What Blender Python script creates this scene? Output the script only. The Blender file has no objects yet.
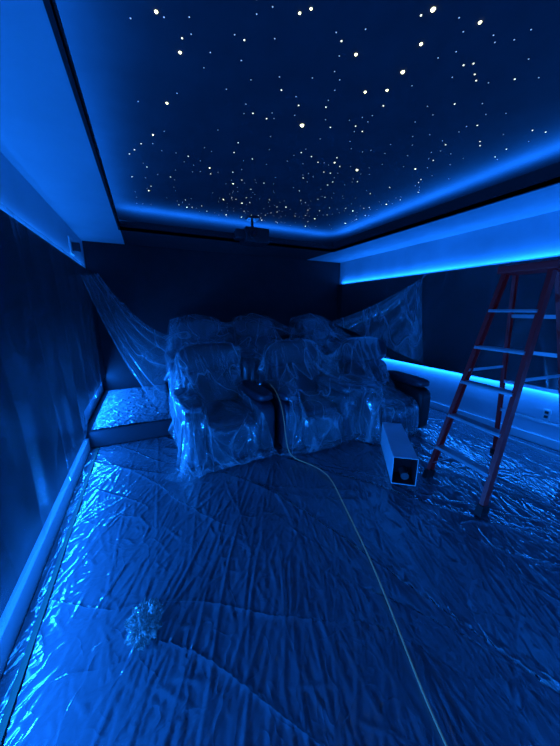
import bpy, bmesh, math, random, time
import numpy as np
from mathutils import Vector, Matrix, Euler, noise as mn
T0=time.time()
random.seed(7); rng=np.random.default_rng(7)
sc=bpy.context.scene
sc.view_settings.view_transform='Standard'
col=sc.collection

# ------------------------------------------------------------------ materials
def newmat(name):
    m=bpy.data.materials.new(name); m.use_nodes=True
    nt=m.node_tree; b=nt.nodes['Principled BSDF']; return m,nt,b
def simple(name,c,rough=.5,metal=0,spec=.5,emi=None,es=0,var=0,vscale=6,bump=0,bscale=40):
    m,nt,b=newmat(name)
    b.inputs['Base Color'].default_value=(*c,1); b.inputs['Roughness'].default_value=rough
    b.inputs['Metallic'].default_value=metal; b.inputs['Specular IOR Level'].default_value=spec
    tc=nt.nodes.new('ShaderNodeTexCoord')
    if var:
        n=nt.nodes.new('ShaderNodeTexNoise'); n.inputs['Scale'].default_value=vscale; n.inputs['Detail'].default_value=5
        nt.links.new(tc.outputs['Object'],n.inputs['Vector'])
        mx=nt.nodes.new('ShaderNodeMix'); mx.data_type='RGBA'
        mx.inputs[6].default_value=tuple([x*(1-var) for x in c])+(1,); mx.inputs[7].default_value=tuple([min(1,x*(1+var)) for x in c])+(1,)
        nt.links.new(n.outputs['Fac'],mx.inputs[0]); nt.links.new(mx.outputs[2],b.inputs['Base Color'])
    if bump:
        n=nt.nodes.new('ShaderNodeTexNoise'); n.inputs['Scale'].default_value=bscale; n.inputs['Detail'].default_value=4
        nt.links.new(tc.outputs['Object'],n.inputs['Vector'])
        bp=nt.nodes.new('ShaderNodeBump'); bp.inputs['Strength'].default_value=bump; bp.inputs['Distance'].default_value=.01
        nt.links.new(n.outputs['Fac'],bp.inputs['Height']); nt.links.new(bp.outputs['Normal'],b.inputs['Normal'])
    if emi:
        b.inputs['Emission Color'].default_value=(*emi,1); b.inputs['Emission Strength'].default_value=es
    return m
def film(name,tint,alo,ahi,layers,rough=.12,bumpd=.012,opaque=False,coat=0,gl=.10,crease=.3,edge=.6):
    """layers: (scale, stretch, rotation, distortion, power, weight) ridged-noise creases"""
    m,nt,b=newmat(name); L=nt.links.new
    tc=nt.nodes.new('ShaderNodeTexCoord'); tot=None
    def M(op,a,bb=None,c=None,clamp=False):
        x=nt.nodes.new('ShaderNodeMath'); x.operation=op; x.use_clamp=clamp
        for i,q in enumerate((a,bb,c)):
            if q is None: continue
            if isinstance(q,(int,float)): x.inputs[i].default_value=q
            else: L(q,x.inputs[i])
        return x.outputs[0]
    for sc_,st,rz,di,pw,wt in layers:
        mp=nt.nodes.new('ShaderNodeMapping'); rot=nt.nodes.new('ShaderNodeMapping'); rot.inputs['Rotation'].default_value=(0,0,math.radians(rz))
        L(tc.outputs['Object'],rot.inputs['Vector']); L(rot.outputs['Vector'],mp.inputs['Vector']); mp.inputs['Scale'].default_value=st
        n=nt.nodes.new('ShaderNodeTexNoise'); n.inputs['Scale'].default_value=sc_; n.inputs['Detail'].default_value=1.5; n.inputs['Distortion'].default_value=di
        L(mp.outputs['Vector'],n.inputs['Vector'])
        r=M('SUBTRACT',1,M('ABSOLUTE',M('MULTIPLY_ADD',n.outputs['Fac'],2,-1)))
        r=M('MULTIPLY',M('POWER',r,pw),wt)
        tot=r if tot is None else M('ADD',tot,r)
    bp=nt.nodes.new('ShaderNodeBump'); bp.inputs['Strength'].default_value=1; bp.inputs['Distance'].default_value=bumpd
    L(tot,bp.inputs['Height'])
    b.inputs['Base Color'].default_value=(*tint,1)
    if opaque:
        b.inputs['Roughness'].default_value=rough; b.inputs['Specular IOR Level'].default_value=1.0
        b.inputs['Coat Weight'].default_value=coat; b.inputs['Coat Roughness'].default_value=.08
        L(bp.outputs['Normal'],b.inputs['Normal']); L(bp.outputs['Normal'],b.inputs['Coat Normal'])
        return m
    out=nt.nodes['Material Output']; nt.nodes.remove(b)
    tr=nt.nodes.new('ShaderNodeBsdfTransparent'); df=nt.nodes.new('ShaderNodeBsdfDiffuse'); tl=nt.nodes.new('ShaderNodeBsdfTranslucent')
    g=nt.nodes.new('ShaderNodeBsdfGlossy'); g.inputs['Roughness'].default_value=rough; g.inputs['Color'].default_value=(.95,.97,1,1)
    df.inputs['Color'].default_value=(*tint,1); tl.inputs['Color'].default_value=(*tint,1)
    for s in(df,g): L(bp.outputs['Normal'],s.inputs['Normal'])
    lw=nt.nodes.new('ShaderNodeLayerWeight'); lw.inputs['Blend'].default_value=.3
    f=M('ADD',M('MULTIPLY',tot,crease),M('MULTIPLY',M('POWER',lw.outputs['Facing'],2.0),edge),clamp=True)  # creases turn paler and more opaque, standing in for sharp highlights
    a=M('MULTIPLY_ADD',f,ahi-alo,alo,clamp=True)
    hz=nt.nodes.new('ShaderNodeMixShader'); hz.inputs[0].default_value=.35; L(df.outputs[0],hz.inputs[1]); L(tl.outputs[0],hz.inputs[2])
    m1=nt.nodes.new('ShaderNodeMixShader'); L(a,m1.inputs[0]); L(tr.outputs[0],m1.inputs[1]); L(hz.outputs[0],m1.inputs[2])
    gf=M('MULTIPLY_ADD',M('POWER',lw.outputs['Facing'],2.5),.6,gl,clamp=True)
    m2=nt.nodes.new('ShaderNodeMixShader'); L(gf,m2.inputs[0]); L(m1.outputs[0],m2.inputs[1]); L(g.outputs[0],m2.inputs[2])
    L(m2.outputs[0],out.inputs['Surface'])
    return m

M_white=simple('painted_drywall',(.62,.66,.7),.6,var=.12,vscale=3,bump=.1)
M_mud=simple('primed_drywall',(.55,.6,.66),.7,var=.3,vscale=2.2,bump=.1)
M_black=simple('black_paint',(.012,.013,.018),.7,var=.3)
M_backw=simple('dark_acoustic_fabric',(.016,.018,.024),.9,var=.3,bump=.2,bscale=200)
M_ceil=simple('star_ceiling_panel',(.046,.049,.058),.95,spec=.1,var=.25,vscale=4)
M_carpet=simple('charcoal_carpet',(.02,.022,.03),.95,bump=.5,bscale=250)
M_leather=simple('dark_leather',(.035,.04,.055),.33,spec=.6,bump=.25,bscale=60)
M_blkleather=simple('black_trim_leather',(.008,.008,.01),.5)
M_red=simple('red_fibreglass',(.45,.02,.02),.45,emi=(.9,.06,.1),es=.004)  # faint red glow added so the rails read red under blue LEDs
M_alu=simple('brushed_aluminium',(.55,.57,.6),.38,metal=.6,var=.1)
M_rub=simple('black_rubber',(.01,.01,.01),.7)
M_cable=simple('extension_cord_jacket',(.5,.38,.18),.5,emi=(.8,.62,.3),es=.012)  # weak emission added to lift the cord out of the blue light
M_tape=simple('masking_tape_green',(.04,.08,.05),.7)
M_base=simple('baseboard_paint',(.8,.82,.85),.45)
M_box=simple('white_coated_cardboard',(.8,.82,.85),.6,var=.1)
M_can=simple('grey_roll',(.12,.125,.13),.6)
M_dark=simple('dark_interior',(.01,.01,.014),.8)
M_proj=simple('projector_shell',(.02,.021,.026),.4)
M_lens=simple('lens_glass',(.01,.01,.02),.05,spec=1)
M_plate=simple('outlet_plate',(.8,.8,.8),.4)
M_screen=simple('projection_screen_fabric',(.7,.7,.72),.8)
iso=(1,1,1)
M_floorfilm=film('floor_poly_sheeting',(.12,.14,.17),0,0,[(.9,(1,.28,1),-24,.5,30,1.0),(1.9,(1,.3,1),-44,.7,26,.45),(7,(1,.8,1),25,1.0,14,.09)],rough=.11,bumpd=.013,opaque=True,coat=1.0)
M_riserfilm=film('riser_poly_sheeting',(.30,.33,.38),0,0,[(4,iso,0,1.0,12,1),(9,iso,30,1.2,10,.4)],rough=.15,bumpd=.018,opaque=True,coat=.5)
M_drape=film('drape_poly_sheeting',(.85,.88,.93),.055,.95,[(1.4,(1.6,1.6,.5),0,.6,36,1.5),(3.2,(1,1,.5),20,.8,30,.8)],rough=.15,bumpd=.007,gl=.13)
M_drape2=film('draped_sheeting_thick',(.8,.84,.92),.13,.95,[(1.4,(1.6,1.6,.4),0,.6,32,1.4),(3.0,(1,1,.4),20,.8,26,.7)],rough=.17,bumpd=.010,gl=.14)
M_tent=film('tented_poly_sheeting',(.8,.84,.92),.16,.9,[(1.2,(1.6,.8,.4),0,.5,34,1.2)],rough=.2,bumpd=.008,gl=.12,edge=.4)
M_wallfilm=film('wall_poly_sheeting',(.28,.31,.36),.15,.8,[(1.1,(1,1.4,.35),0,.6,22,.7)],rough=.27,bumpd=.010,gl=.09,edge=.5)
M_wad=film('crumpled_poly',(.35,.35,.31),.5,.95,[(14,iso,0,1.5,3,1)],rough=.2,bumpd=.01)
def starmat(n,c,s):
    return simple(n,c,.5,emi=c,es=s)
M_star=[starmat('star_fibre_white',(1,1,.58),1.8),starmat('star_fibre_dim',(.6,.75,.65),.6),starmat('star_fibre_bright',(1,1,.5),5)]

# ------------------------------------------------------------------ mesh helpers
def mk(name,verts,faces,mat=None,smooth=False,parent=None):
    me=bpy.data.meshes.new(name); me.from_pydata(verts,[],faces); me.update()
    if smooth: me.polygons.foreach_set('use_smooth',[True]*len(me.polygons))
    o=bpy.data.objects.new(name,me); col.objects.link(o)
    if mat: me.materials.append(mat)
    if parent: o.parent=parent
    return o
def box(name,x0,x1,y0,y1,z0,z1,mat,parent=None,bev=0):
    v=[(x,y,z) for z in (z0,z1) for y in (y0,y1) for x in (x0,x1)]
    f=[(0,2,3,1),(4,5,7,6),(0,1,5,4),(2,6,7,3),(0,4,6,2),(1,3,7,5)]
    o=mk(name,v,f,mat,parent=parent)
    if bev:
        m=o.modifiers.new('Bevel','BEVEL'); m.width=bev; m.segments=3
    return o
def empty(name,loc=(0,0,0)):
    e=bpy.data.objects.new(name,None); e.location=loc; col.objects.link(e); e.empty_display_size=.1; return e
def beam(name,p1,p2,profile,side,mat,parent=None):
    p1=Vector(p1);p2=Vector(p2);d=(p2-p1).normalized(); s=Vector(side); s=(s-d*s.dot(d)).normalized(); t=d.cross(s)
    n=len(profile); v=[tuple(p+s*a+t*b) for p in (p1,p2) for a,b in profile]
    f=[(i,(i+1)%n,n+(i+1)%n,n+i) for i in range(n)]+[tuple(range(n))[::-1],tuple(range(n,2*n))]
    return mk(name,v,f,mat,parent=parent)
def rect(w,h): return [(-w/2,-h/2),(w/2,-h/2),(w/2,h/2),(-w/2,h/2)]
def cyl(name,p1,p2,r,mat,parent=None,n=20):
    return beam(name,p1,p2,[(r*math.cos(2*math.pi*i/n),r*math.sin(2*math.pi*i/n)) for i in range(n)],
                (0.31,.12,.9) if abs((Vector(p2)-Vector(p1)).normalized().z)<.9 else (1,0,0),mat,parent)
def softbox(size,loc,rot=(0,0,0),p=5,n=12,puff=None):
    bm=bmesh.new(); bmesh.ops.create_cube(bm,size=2)
    bmesh.ops.subdivide_edges(bm,edges=bm.edges[:],cuts=n,use_grid_fill=True)
    R=Euler(rot).to_matrix()
    for v in bm.verts:
        c=v.co; k=(abs(c.x)**p+abs(c.y)**p+abs(c.z)**p)**(1/p); c=c/k
        w=Vector((c.x*size[0]/2,c.y*size[1]/2,c.z*size[2]/2))
        if puff: w=puff(w,c)
        v.co=R@w+Vector(loc)
    vs=[tuple(v.co) for v in bm.verts]; bm.verts.index_update(); fs=[tuple(x.index for x in f.verts) for f in bm.faces]; bm.free()
    return vs,fs
def joined(name,parts,loc=(0,0,0),rotz=0):
    V=[];F=[];MI=[];mats=[]
    for vs,fs,m in parts:
        if m not in mats: mats.append(m)
        o=len(V); V+=vs; F+=[tuple(i+o for i in f) for f in fs]; MI+=[mats.index(m)]*len(fs)
    M=Matrix.Translation(loc)@Matrix.Rotation(rotz,4,'Z')
    V=[tuple(M@Vector(v)) for v in V]
    ob=mk(name,V,F,None,True)
    for m in mats: ob.data.materials.append(m)
    ob.data.polygons.foreach_set('material_index',MI)
    return ob

# ------------------------------------------------------------------ room shell
XL,XR,YF,YB=-.75,3.95,-1.6,5.3
ZC=2.80; ZS=2.50; YR=3.45
box('floor',XL-.1,XR+.1,YF-.1,YB+.1,-.1,0,M_carpet)
box('ceiling',XL-.1,XR+.1,YF-.1,YB+.1,ZC,ZC+.1,M_ceil)
box('wall_left',XL-.1,XL,YF,YB,0,ZC,M_white)
box('wall_right',XR,XR+.1,YF,YB,0,ZC,M_mud)
box('wall_back',XL,XR,YB,YB+.1,0,ZC,M_backw)
box('wall_front',XL,XR,YF-.1,YF,0,ZC,M_white)
SL,SR,SB,SF=-.19,3.10,4.40,-.95
def soffit(name,x0,x1,y0,y1,m): return box(name,x0,x1,y0,y1,ZS,ZS+.04,m)
soffit('trim_1',XL,SL,YF,YB,M_white)
soffit('trim_2',SR,XR,YF,YB,M_mud)
soffit('trim_3',SL,SR,SB,YB,M_backw)
soffit('trim_4',SL,SR,YF,SF,M_backw)
box('trim_5',SL-.02,SL,SF,SB,ZS-.004,ZS+.10,M_black)
box('trim_6',SR,SR+.02,SF,SB,ZS-.004,ZS+.15,M_black)
box('trim_7',SL,SR,SB,SB+.02,ZS-.004,ZS+.12,M_black)
box('trim_8',SL,SR,SF-.02,SF,ZS-.004,ZS+.12,M_black)
box('acoustic_panel_l',XL+.001,XL+.06,YF+.05,YR,.20,2.06,M_black)     # dark acoustic panels
box('acoustic_panel_l_rear',XL+.001,XL+.06,YR,YB-.02,.44,2.06,M_black)
box('acoustic_panel_r',XR-.06,XR-.001,YF+.05,YB-.02,.64,2.03,M_black)
box('baseboard_left',XL,XL+.062,YF,YR,0,.13,M_base)
box('baseboard_right',XR-.02,XR,YF,YR,0,.10,M_base)
box('seating_riser',XL+.005,XR-.005,YR,YB-.005,.0,.20,M_carpet,bev=.02)
box('projection_screen',.1,3.1,YF+.05,YF+.09,.75,2.15,M_screen)

# ------------------------------------------------------------------ LED lights
LED=(.006,.18,1.0)
def stripY(name,x,z,a,L,yc,P,w=.015):
    l=bpy.data.lights.new(name,'AREA'); l.shape='RECTANGLE'; l.size=w; l.size_y=L; l.energy=P; l.color=LED
    o=bpy.data.objects.new(name,l); col.objects.link(o); o.location=(x,yc,z); o.rotation_euler=(0,math.radians(a),0)
def stripX(name,y,z,a,L,xc,P,w=.015):
    l=bpy.data.lights.new(name,'AREA'); l.shape='RECTANGLE'; l.size=L; l.size_y=w; l.energy=P; l.color=LED
    o=bpy.data.objects.new(name,l); col.objects.link(o); o.location=(xc,y,z); o.rotation_euler=(math.radians(a),0,0)
yc=(YF+YB)/2; Ly=YB-YF-.2
stripY('led_strip_light',XL+.03,2.075,180,Ly,yc,9.5)
stripY('led_strip_light',XR-.03,2.045,180,Ly,yc,24)
stripY('led_strip_light',XR-.03,.63,0,Ly,yc,32)
stripY('led_strip_light',XL+.065,.185,-98,YR-YF-.1,(YR+YF)/2,115)
stripY('led_strip_light',XL+.085,.21,22,YR-YF-.1,(YR+YF)/2,5)  # extra strip, added only to brighten the baseboard
stripY('led_strip_light',XL+.055,.425,-85,YB-YR-.1,(YB+YR)/2,40)
cy=(SF+SB)/2; cl=SB-SF
stripY('led_strip_light',SL-.09,ZS+.095,180+12,cl,cy,54)
stripY('led_strip_light',SR+.09,ZS+.145,180-14,cl,cy,95)
stripX('led_strip_light',SB+.09,ZS+.115,180-14,SR-SL,(SL+SR)/2,58)
stripX('led_strip_light',SF-.09,ZS+.115,180+14,SR-SL,(SL+SR)/2,30)
stripX('led_strip_light',YF+.03,.73,0,2.9,1.6,28)        # unseen fill strip added on the front wall to brighten the room
stripX('led_strip_light',YF+.03,2.17,180,2.9,1.6,46)  # upper fill strip, likewise added out of view

# ------------------------------------------------------------------ star ceiling
def stars():
    big=[(.17,1.66),(1.28,1.127),(1.376,1.265),(1.43,1.426),(1.12,1.45),(1.15,2.07),(.289,1.828),(.253,2.247),(1.452,1.563),(1.529,1.073),(1.952,2.425),(1.342,1.63)]
    V=[];F=[];MI=[]
    def disc(x,y,r,mi):
        o=len(V); n=8
        for i in range(n): V.append((x+r*math.cos(i*2*math.pi/n),y+r*math.sin(i*2*math.pi/n),ZC-.001))
        for i in range(n): V.append((x+.6*r*math.cos(i*2*math.pi/n),y+.6*r*math.sin(i*2*math.pi/n),ZC-.001-r*.5))
        for i in range(n): F.append((o+i,o+n+i,o+n+(i+1)%n,o+(i+1)%n)); MI.append(mi)
        F.append(tuple(o+n+i for i in range(n))[::-1]); MI.append(mi)
    for k,(x,y) in enumerate(big): disc(x,y,.0145 if k in(5,) else .0105 if k in (1,10,3) else .008,2)
    pts=[]
    while len(pts)<540:
        x=random.uniform(0,3.0); y=random.uniform(-.8,4.3)
        if x<.5 and random.random()<.5: continue
        if y<1.6 and random.random()<.3: continue
        if mn.noise((x*1.6,y*1.6,3.3))<-.15 and random.random()<.5: continue
        if all((x-a)**2+(y-b)**2>.0022 for a,b in pts): pts.append((x,y))
    for x,y in pts:
        t=random.random()
        if t<.05: disc(x,y,.0060,2)
        elif t<.34: disc(x,y,.0046,0)
        else: disc(x,y,.0034,1)
    o=mk('star_ceiling_fibre_optics',V,F); 
    for m in M_star: o.data.materials.append(m)
    o.data.polygons.foreach_set('material_index',MI)
stars()

# ------------------------------------------------------------------ recliners
def recliner(name,loc,rotz=0,w=.90,right_trim=False):
    P=[]
    aw=.175; iw=w-2*aw
    add=lambda s,l,r=(0,0,0),p=5,m=M_leather,puff=None: P.append((*softbox(s,l,r,p,10,puff),m))
    add((iw+.06,.80,.28),(0,.05,.16),p=12)
    add((iw+.0,.62,.19),(0,-.08,.38),(math.radians(4),0,0),p=4)
    add((iw-.02,.10,.33),(0,-.40,.22),(math.radians(-6),0,0),p=5)
    def armp(v,c):
        v.x*=1+.12*max(0,c.z); v.z+=.03*(c.y if c.z>0 else 0); return v
    for s in(-1,1):
        add((aw,.86,.56),(s*(w/2-aw/2),-.02,.31),(0,0,0),p=7,puff=armp,m=M_blkleather if (right_trim and s>0) else M_leather)
        add((aw+.03,.72,.10),(s*(w/2-aw/2),-.06,.62),(0,0,0),p=4)
    tilt=math.radians(-16)
    add((iw+.12,.20,.42),(0,.28,.63),(tilt,0,0),p=3.5)
    add((iw+.16,.22,.34),(0,.37,.95),(tilt,0,0),p=3.2)
    add((iw+.10,.16,.75),(0,.40,.66),(tilt,0,0),p=7)
    return joined(name,P,loc,rotz)
chairs=[recliner('recliner_chair',(.66,2.92,0),math.radians(4)),recliner('recliner_chair',(1.66,2.82,0),math.radians(-2)),recliner('recliner_chair',(2.68,2.66,0),math.radians(-6),right_trim=True),
        recliner('recliner_chair',(.70,4.38,.215),0),recliner('recliner_chair',(1.72,4.38,.215),0),recliner('recliner_chair',(2.90,4.36,.215),0)]

# ------------------------------------------------------------------ cloth drapes
def cloth(name,x0,x1,y0,y1,z,step,mat,frames=42,slack=.15,seed=0,bend=.6):
    nx=int((x1-x0)/step)+1; ny=int((y1-y0)/step)+1
    V=[];F=[]
    for j in range(ny):
        for i in range(nx):
            x=x0+i*step;y=y0+j*step
            V.append((x,y,z+.06*mn.noise((x*2.2,y*2.2,z+seed))))
    for j in range(ny-1):
        for i in range(nx-1):
            a=j*nx+i; F.append((a,a+1,a+nx+1,a+nx))
    o=mk(name,V,F,mat,True)
    m=o.modifiers.new('Cloth','CLOTH'); s=m.settings
    s.quality=6; s.mass=.2; s.air_damping=1; s.tension_stiffness=15; s.compression_stiffness=15; s.shear_stiffness=5
    s.bending_stiffness=bend; s.tension_damping=5; s.compression_damping=5; s.bending_damping=1; s.shrink_min=-slack
    m.collision_settings.distance_min=.01; m.collision_settings.collision_quality=3
    m.collision_settings.use_self_collision=False
    m.point_cache.frame_start=1; m.point_cache.frame_end=frames
    return o
cols=[]
for k,o in enumerate(chairs+[bpy.data.objects['seating_riser'],bpy.data.objects['floor'],bpy.data.objects['wall_back']]):
    m=o.modifiers.new('Collision','COLLISION'); o.collision.thickness_outer=.01; o.collision.damping=.6
    o.collision.cloth_friction=14 if k<3 else 30; cols.append((o,m))
NF=55
cls=[cloth('plastic_dust_sheet',-.28,1.30,1.80,3.90,1.18,.022,M_drape,NF,.05,1),
     cloth('plastic_dust_sheet',1.00,3.08,1.66,3.82,1.20,.024,M_drape,NF,.05,2),
     cloth('plastic_dust_sheet',-.10,2.32,3.42,5.20,1.50,.026,M_drape2,NF,.0,3),
     cloth('plastic_dust_sheet',2.16,3.74,3.42,5.20,1.53,.026,M_drape2,NF,.0,4)]
sc.frame_start=1; sc.frame_end=NF
for f in range(1,NF+1): sc.frame_set(f)
dg=bpy.context.evaluated_depsgraph_get()
for o in cls:
    me=bpy.data.meshes.new_from_object(o.evaluated_get(dg)); o.modifiers.clear(); o.data=me
    me.polygons.foreach_set('use_smooth',[True]*len(me.polygons))
    sm=o.modifiers.new('Subdivision','SUBSURF'); sm.levels=1; sm.render_levels=1
for o,m in cols: o.modifiers.remove(m)
sc.frame_set(1)
print('CLOTH TIME',time.time()-T0)

# ------------------------------------------------------------------ floor film heightfield
def heightfilm(name,x0,x1,y0,y1,zb,step,ncr,mat,amp=1):
    xs=np.arange(x0,x1,step); ys=np.arange(y0,y1,step); H=np.zeros((len(ys),len(xs)))
    for k in range(ncr):
        cx=rng.uniform(x0,x1); cyy=rng.uniform(y0,y1)
        left=cx<.35+.25*rng.normal()
        if not left and rng.random()<.45: continue
        iso=(left and rng.random()<.65) or rng.random()<.10
        th=rng.uniform(0,math.pi) if iso else math.radians(rng.normal(64,18))
        Ln=rng.uniform(.04,.16) if iso else rng.uniform(.15,1.1); sg=rng.uniform(.0045,.010); h=rng.uniform(.002,.0075)*amp
        r=Ln+.05
        i0,i1=np.searchsorted(xs,[cx-r,cx+r]); j0,j1=np.searchsorted(ys,[cyy-r,cyy+r])
        if i1-i0<2 or j1-j0<2: continue
        X,Y=np.meshgrid(xs[i0:i1]-cx,ys[j0:j1]-cyy)
        a=X*math.cos(th)+Y*math.sin(th); b=-X*math.sin(th)+Y*math.cos(th)+rng.uniform(-.25,.25)*a*a
        H[j0:j1,i0:i1]=np.maximum(H[j0:j1,i0:i1],h*np.exp(-(b/sg)**2)*np.clip(1-(a/Ln)**2,0,1))
    X,Y=np.meshgrid(xs,ys)
    Z=zb+H+.0015*(np.sin(X*7+Y*3)+np.sin(Y*9-X*4))+.003
    nx=len(xs);ny=len(ys); n=nx*ny
    me=bpy.data.meshes.new(name); me.vertices.add(n)
    me.vertices.foreach_set('co',np.stack([X.ravel(),Y.ravel(),Z.ravel()],1).astype(np.float32).ravel())
    idx=np.arange(n).reshape(ny,nx); q=np.stack([idx[:-1,:-1],idx[:-1,1:],idx[1:,1:],idx[1:,:-1]],-1).reshape(-1,4)
    me.loops.add(q.size); me.loops.foreach_set('vertex_index',q.ravel().astype(np.int32))
    me.polygons.add(len(q)); me.polygons.foreach_set('loop_start',(np.arange(len(q))*4).astype(np.int32)); 
    me.update(calc_edges=True); me.validate()
    me.polygons.foreach_set('use_smooth',np.ones(len(me.polygons),dtype=bool))
    o=bpy.data.objects.new(name,me); col.objects.link(o); me.materials.append(mat); return o
heightfilm('plastic_floor_covering',-.68,3.90,YF+.1,3.43,.003,.009,4000,M_floorfilm)
heightfilm('plastic_riser_covering',-.66,.22,3.48,5.2,.203,.012,600,M_riserfilm,1.6)

# ------------------------------------------------------------------ parametric sheets
def sheet(name,fn,nu,nv,mat):
    V=[tuple(fn(u/(nu-1),v/(nv-1))) for v in range(nv) for u in range(nu)]
    F=[(j*nu+i,j*nu+i+1,(j+1)*nu+i+1,(j+1)*nu+i) for j in range(nv-1) for i in range(nu-1)]
    return mk(name,V,F,mat,True)
def fold(x): return (1-abs(math.sin(x)))**1.6
def wl(u,v):
    y=YF+.15+u*(4.75-YF-.15); hem=.23+.24*min(1,max(0,(y-3.25)/.25)); z=2.07-v*(2.07-hem)
    ph=y*5.5+2.2*mn.noise((y*.8,z*.5,1))+.5*v*math.sin(y*1.7)
    return (XL+.085+.035*fold(ph)*(.25+.75*v)+.008*math.sin(y*17+z*.7)*(.3+v)*.6+.02*mn.noise((y*1.2,z*.8,4))*v,y,z+.012*math.sin(y*9)*v)
sheet('plastic_sheeting_curtain',wl,460,60,M_wallfilm)
def wr(u,v):
    y=YF+.15+u*(5.1-YF-.15); z=2.05-v*1.39+ (.05*math.sin(y*2.2)*v*.4)
    return (XR-.085-.015*fold(y*3.1+3*mn.noise((y*.7,z*.8,1)))-.02*mn.noise((y*1.2,z*1.0,7)),y,z)
sheet('plastic_sheeting_curtain',wr,320,40,M_wallfilm)
def lerp(a,b,t): return Vector(a)*(1-t)+Vector(b)*t
def left_swag(u,v):
    top=lerp((-.60,3.8,1.86),(-.58,5.15,2.03),u); bot=lerp((.10,3.60,.26),(.32,4.95,1.10),u)
    p=top.lerp(bot,v); p.z-=.24*math.sin(math.pi*v)*(1-.3*u)
    f=.03*(2*fold(u*15+2*mn.noise((u*2,v*1.5,0)))-.6)*(.35+.65*v); p.x+=f*.8; p.z+=f*.7
    return p
sheet('plastic_dust_sheet',left_swag,200,60,M_drape2)
def right_swag(u,v):
    T=Vector((3.82,2.98+.12*u,2.02)); B=lerp((2.9,4.1,1.30),(3.74,2.85,.70),u)
    p=T.lerp(B,v); p.z-=.07*math.sin(math.pi*v)
    f=.03*(2*fold(u*10+2*mn.noise((u*2,v*1.5,5)))-.6)*v; p.x+=f; p.y+=f*.6
    return p
sheet('plastic_dust_sheet',right_swag,140,60,M_drape2)
def tent(ta,tb,ba,bb,seed,peak=.09):
    def fn(u,v):
        top=lerp(ta,tb,u); top.z+=peak*(1-abs(2*u-1))**.8; bot=lerp(ba,bb,u)
        if v<.12:                       # falls behind the headrest
            k=(.12-v)/.12; p=top.copy(); p.y+=.16*k; p.z-=.35*k**1.5
        else:
            t=(v-.12)/.88; p=top.lerp(bot,t); p.z-=.045*math.sin(math.pi*t)
            f=.018*(2*fold(u*8+seed+1.5*mn.noise((u*2,v*1.4,seed)))-.5)*(.2+t); p.z+=f; p.x+=f*.5
        return p
    sheet('plastic_dust_sheet',fn,150,70,M_tent)
tent((.34,4.84,1.35),(1.12,4.84,1.35),(.02,3.42,.72),(.98,3.44,1.17),1)
tent((1.36,4.84,1.36),(2.10,4.84,1.36),(1.16,3.44,1.17),(2.16,3.38,1.17),2)
tent((2.50,4.82,1.35),(3.30,4.82,1.35),(2.36,3.34,1.17),(3.66,3.26,.66),3)

def wad():
    bm=bmesh.new(); bmesh.ops.create_icosphere(bm,subdivisions=5,radius=1)
    for v in bm.verts:
        c=v.co.copy(); r=1+.5*mn.noise(c*2.1)+.4*abs(mn.noise(c*5))+.25*mn.noise(c*11)
        v.co=Vector((-.14+c.x*.062*r,1.22+c.y*.085*r,max(.014,.045+c.z*.035*r)))
    me=bpy.data.meshes.new('crumpled_plastic'); bm.to_mesh(me); bm.free(); me.materials.append(M_wad)
    o=bpy.data.objects.new('crumpled_plastic',me); col.objects.link(o)
wad()
box('masking_tape',-.625,-.60,YF+.2,3.42,.014,.017,M_tape)

# ------------------------------------------------------------------ extension cord
cu=bpy.data.curves.new('extension_cord','CURVE'); cu.dimensions='3D'; cu.bevel_depth=.0045; cu.bevel_resolution=3
pts=[(.70,-.3,.020),(.74,.1,.020),(.80,.37,.020),(.92,.63,.02),(1.11,1.056,.02),(1.285,1.59,.02),(1.40,1.9,.03),(1.30,2.16,.03),(1.16,2.28,.06),(1.16,2.34,.3),(1.18,2.48,.66),(1.17,2.75,.70)]
sp=cu.splines.new('NURBS'); sp.points.add(len(pts)-1)
for i,p in enumerate(pts): sp.points[i].co=(*p,1)
sp.use_endpoint_u=True; sp.order_u=4
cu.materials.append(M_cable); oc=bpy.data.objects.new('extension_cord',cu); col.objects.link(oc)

# ------------------------------------------------------------------ step ladder
L=empty('step_ladder',(2.65,1.2,0))
def LP(o):
    o.parent=L; o.matrix_parent_inverse=Matrix.Translation(L.location).inverted(); return o
A=[Vector((2.13,1.0,.02)),Vector((2.20,1.50,.02))]; Tt=[Vector((2.64,1.07,1.80)),Vector((2.66,1.37,1.80))]
B=[Vector((3.22,.92,.02)),Vector((3.24,1.50,.02))]; Bt=[Vector((2.76,1.09,1.78)),Vector((2.77,1.36,1.78))]
def C(w,d,t): return [(-w/2,-d/2),(w/2,-d/2),(w/2,-d/2+t),(-w/2+t,-d/2+t),(-w/2+t,d/2-t),(w/2,d/2-t),(w/2,d/2),(-w/2,d/2)]
for i in(0,1):
    sgn=(0,1 if i==0 else -1,0)
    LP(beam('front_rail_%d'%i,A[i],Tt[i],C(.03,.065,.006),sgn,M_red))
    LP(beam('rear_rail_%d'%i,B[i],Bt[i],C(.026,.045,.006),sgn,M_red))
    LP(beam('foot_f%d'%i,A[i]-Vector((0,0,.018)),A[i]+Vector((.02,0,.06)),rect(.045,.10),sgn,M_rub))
    LP(beam('foot_r%d'%i,B[i]-Vector((0,0,.018)),B[i]+Vector((-.02,0,.05)),rect(.04,.07),sgn,M_rub))
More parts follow.
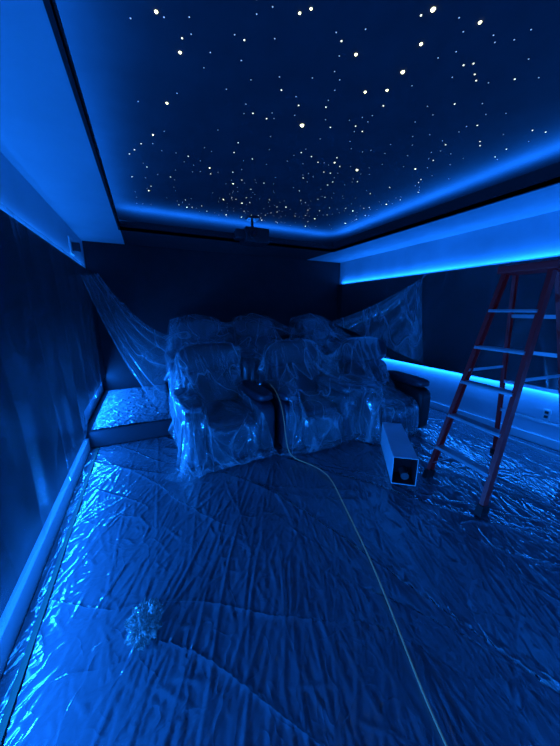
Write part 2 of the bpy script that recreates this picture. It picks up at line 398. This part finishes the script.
for k in range(5):
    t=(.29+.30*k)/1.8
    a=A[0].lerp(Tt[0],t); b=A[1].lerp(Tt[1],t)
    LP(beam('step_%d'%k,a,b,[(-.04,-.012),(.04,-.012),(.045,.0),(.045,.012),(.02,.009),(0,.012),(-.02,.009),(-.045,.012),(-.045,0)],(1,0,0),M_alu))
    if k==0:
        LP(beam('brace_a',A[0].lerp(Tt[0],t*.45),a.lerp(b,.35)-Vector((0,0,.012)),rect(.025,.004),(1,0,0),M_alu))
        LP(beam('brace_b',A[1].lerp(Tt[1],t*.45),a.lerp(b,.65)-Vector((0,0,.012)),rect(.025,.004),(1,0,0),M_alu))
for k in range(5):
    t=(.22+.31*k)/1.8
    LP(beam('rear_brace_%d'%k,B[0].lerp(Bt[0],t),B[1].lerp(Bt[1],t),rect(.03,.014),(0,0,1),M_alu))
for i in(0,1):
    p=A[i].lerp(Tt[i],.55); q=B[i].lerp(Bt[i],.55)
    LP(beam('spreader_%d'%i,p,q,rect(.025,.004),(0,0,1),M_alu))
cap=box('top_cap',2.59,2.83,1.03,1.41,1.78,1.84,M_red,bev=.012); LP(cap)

# ------------------------------------------------------------------ open long box with a roll in it
bx=empty('open_cardboard_box',(2.1,1.8,0))
d=Vector((.47,.60,0)).normalized(); s=Vector((d.y,-d.x,0))
ori=Vector((1.89,1.50,.0))
def bpt(a,b,z): return ori+s*a+d*b+Vector((0,0,z))
def BP(o): o.parent=bx; o.matrix_parent_inverse=Matrix.Translation(bx.location).inverted(); return o
Lb=.78; W=.10; Hh=.25; z0=.016
def slab(n,a0,a1,b0,b1,z0,z1,m):
    v=[bpt(a,b,z) for z in(z0,z1) for b in(b0,b1) for a in(a0,a1)]
    return BP(mk(n,v,[(0,2,3,1),(4,5,7,6),(0,1,5,4),(2,6,7,3),(0,4,6,2),(1,3,7,5)],m))
slab('bottom',-W,W,0,Lb,z0,z0+.006,M_box); slab('top',-W,W,0,Lb,z0+Hh,z0+Hh+.005,M_box)
slab('side_a',-W,-W+.005,0,Lb,z0+.006,z0+Hh,M_box); slab('side_b',W-.005,W,0,Lb,z0+.006,z0+Hh,M_box)
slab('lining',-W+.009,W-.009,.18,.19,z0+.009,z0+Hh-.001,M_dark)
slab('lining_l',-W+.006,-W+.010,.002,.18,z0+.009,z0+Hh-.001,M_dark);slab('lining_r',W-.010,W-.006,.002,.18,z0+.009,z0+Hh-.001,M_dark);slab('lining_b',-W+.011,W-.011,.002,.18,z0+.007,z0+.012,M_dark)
slab('end',-W+.008,W-.008,Lb-.01,Lb,z0+.008,z0+Hh,M_box)
BP(cyl('roll',bpt(.02,.06,.062),bpt(.02,.17,.062),.034,M_can))

# ------------------------------------------------------------------ projector
pj=empty('ceiling_projector',(1.52,4.2,2.5))
def PP(o): o.parent=pj; o.matrix_parent_inverse=Matrix.Translation(pj.location).inverted(); return o
PP(box('body',1.36,1.72,4.0,4.32,2.43,2.63,M_proj,bev=.02))
PP(cyl('lens_barrel',(1.46,4.01,2.53),(1.46,3.95,2.53),.055,M_proj)); PP(cyl('lens',(1.46,3.952,2.53),(1.46,3.945,2.53),.042,M_lens))
PP(cyl('pole',(1.53,4.2,2.62),(1.53,4.2,2.80),.02,M_proj)); PP(box('ceiling_plate',1.45,1.61,4.12,4.28,2.775,2.80,M_proj))
PP(box('mount_arm',1.24,1.37,4.05,4.2,2.47,2.60,M_proj,bev=.02))

ou=empty('wall_outlet',(XR,1.4,.36))
def OP(o): o.parent=ou; o.matrix_parent_inverse=Matrix.Translation(ou.location).inverted(); return o
OP(box('plate',XR-.008,XR,1.365,1.435,.30,.42,M_plate,bev=.002))
for zz in(.335,.385): OP(box('socket',XR-.011,XR-.008,1.383,1.417,zz-.015,zz+.015,M_dark))
jb=empty('surround_speaker_bracket',(XL,4.4,2.25))
def JP(o): o.parent=jb; o.matrix_parent_inverse=Matrix.Translation(jb.location).inverted(); return o
JP(box('back_plate',XL,XL+.02,4.32,4.48,2.16,2.36,M_plate,bev=.004)); JP(box('arm',XL+.02,XL+.10,4.37,4.43,2.20,2.30,M_black,bev=.004))

# ------------------------------------------------------------------ camera + world
w=bpy.data.worlds.new('World'); sc.world=w; w.use_nodes=True; w.node_tree.nodes['Background'].inputs[0].default_value=(.002,.004,.01,1)
cam=bpy.data.cameras.new('Camera'); cam.lens=280/746*36; cam.sensor_width=36; cam.clip_start=.02
co=bpy.data.objects.new('Camera',cam); col.objects.link(co); co.location=(0,0,1.5); co.rotation_euler=(math.radians(77.3),0,math.radians(-25.2))
sc.camera=co
print('TOTAL',time.time()-T0)
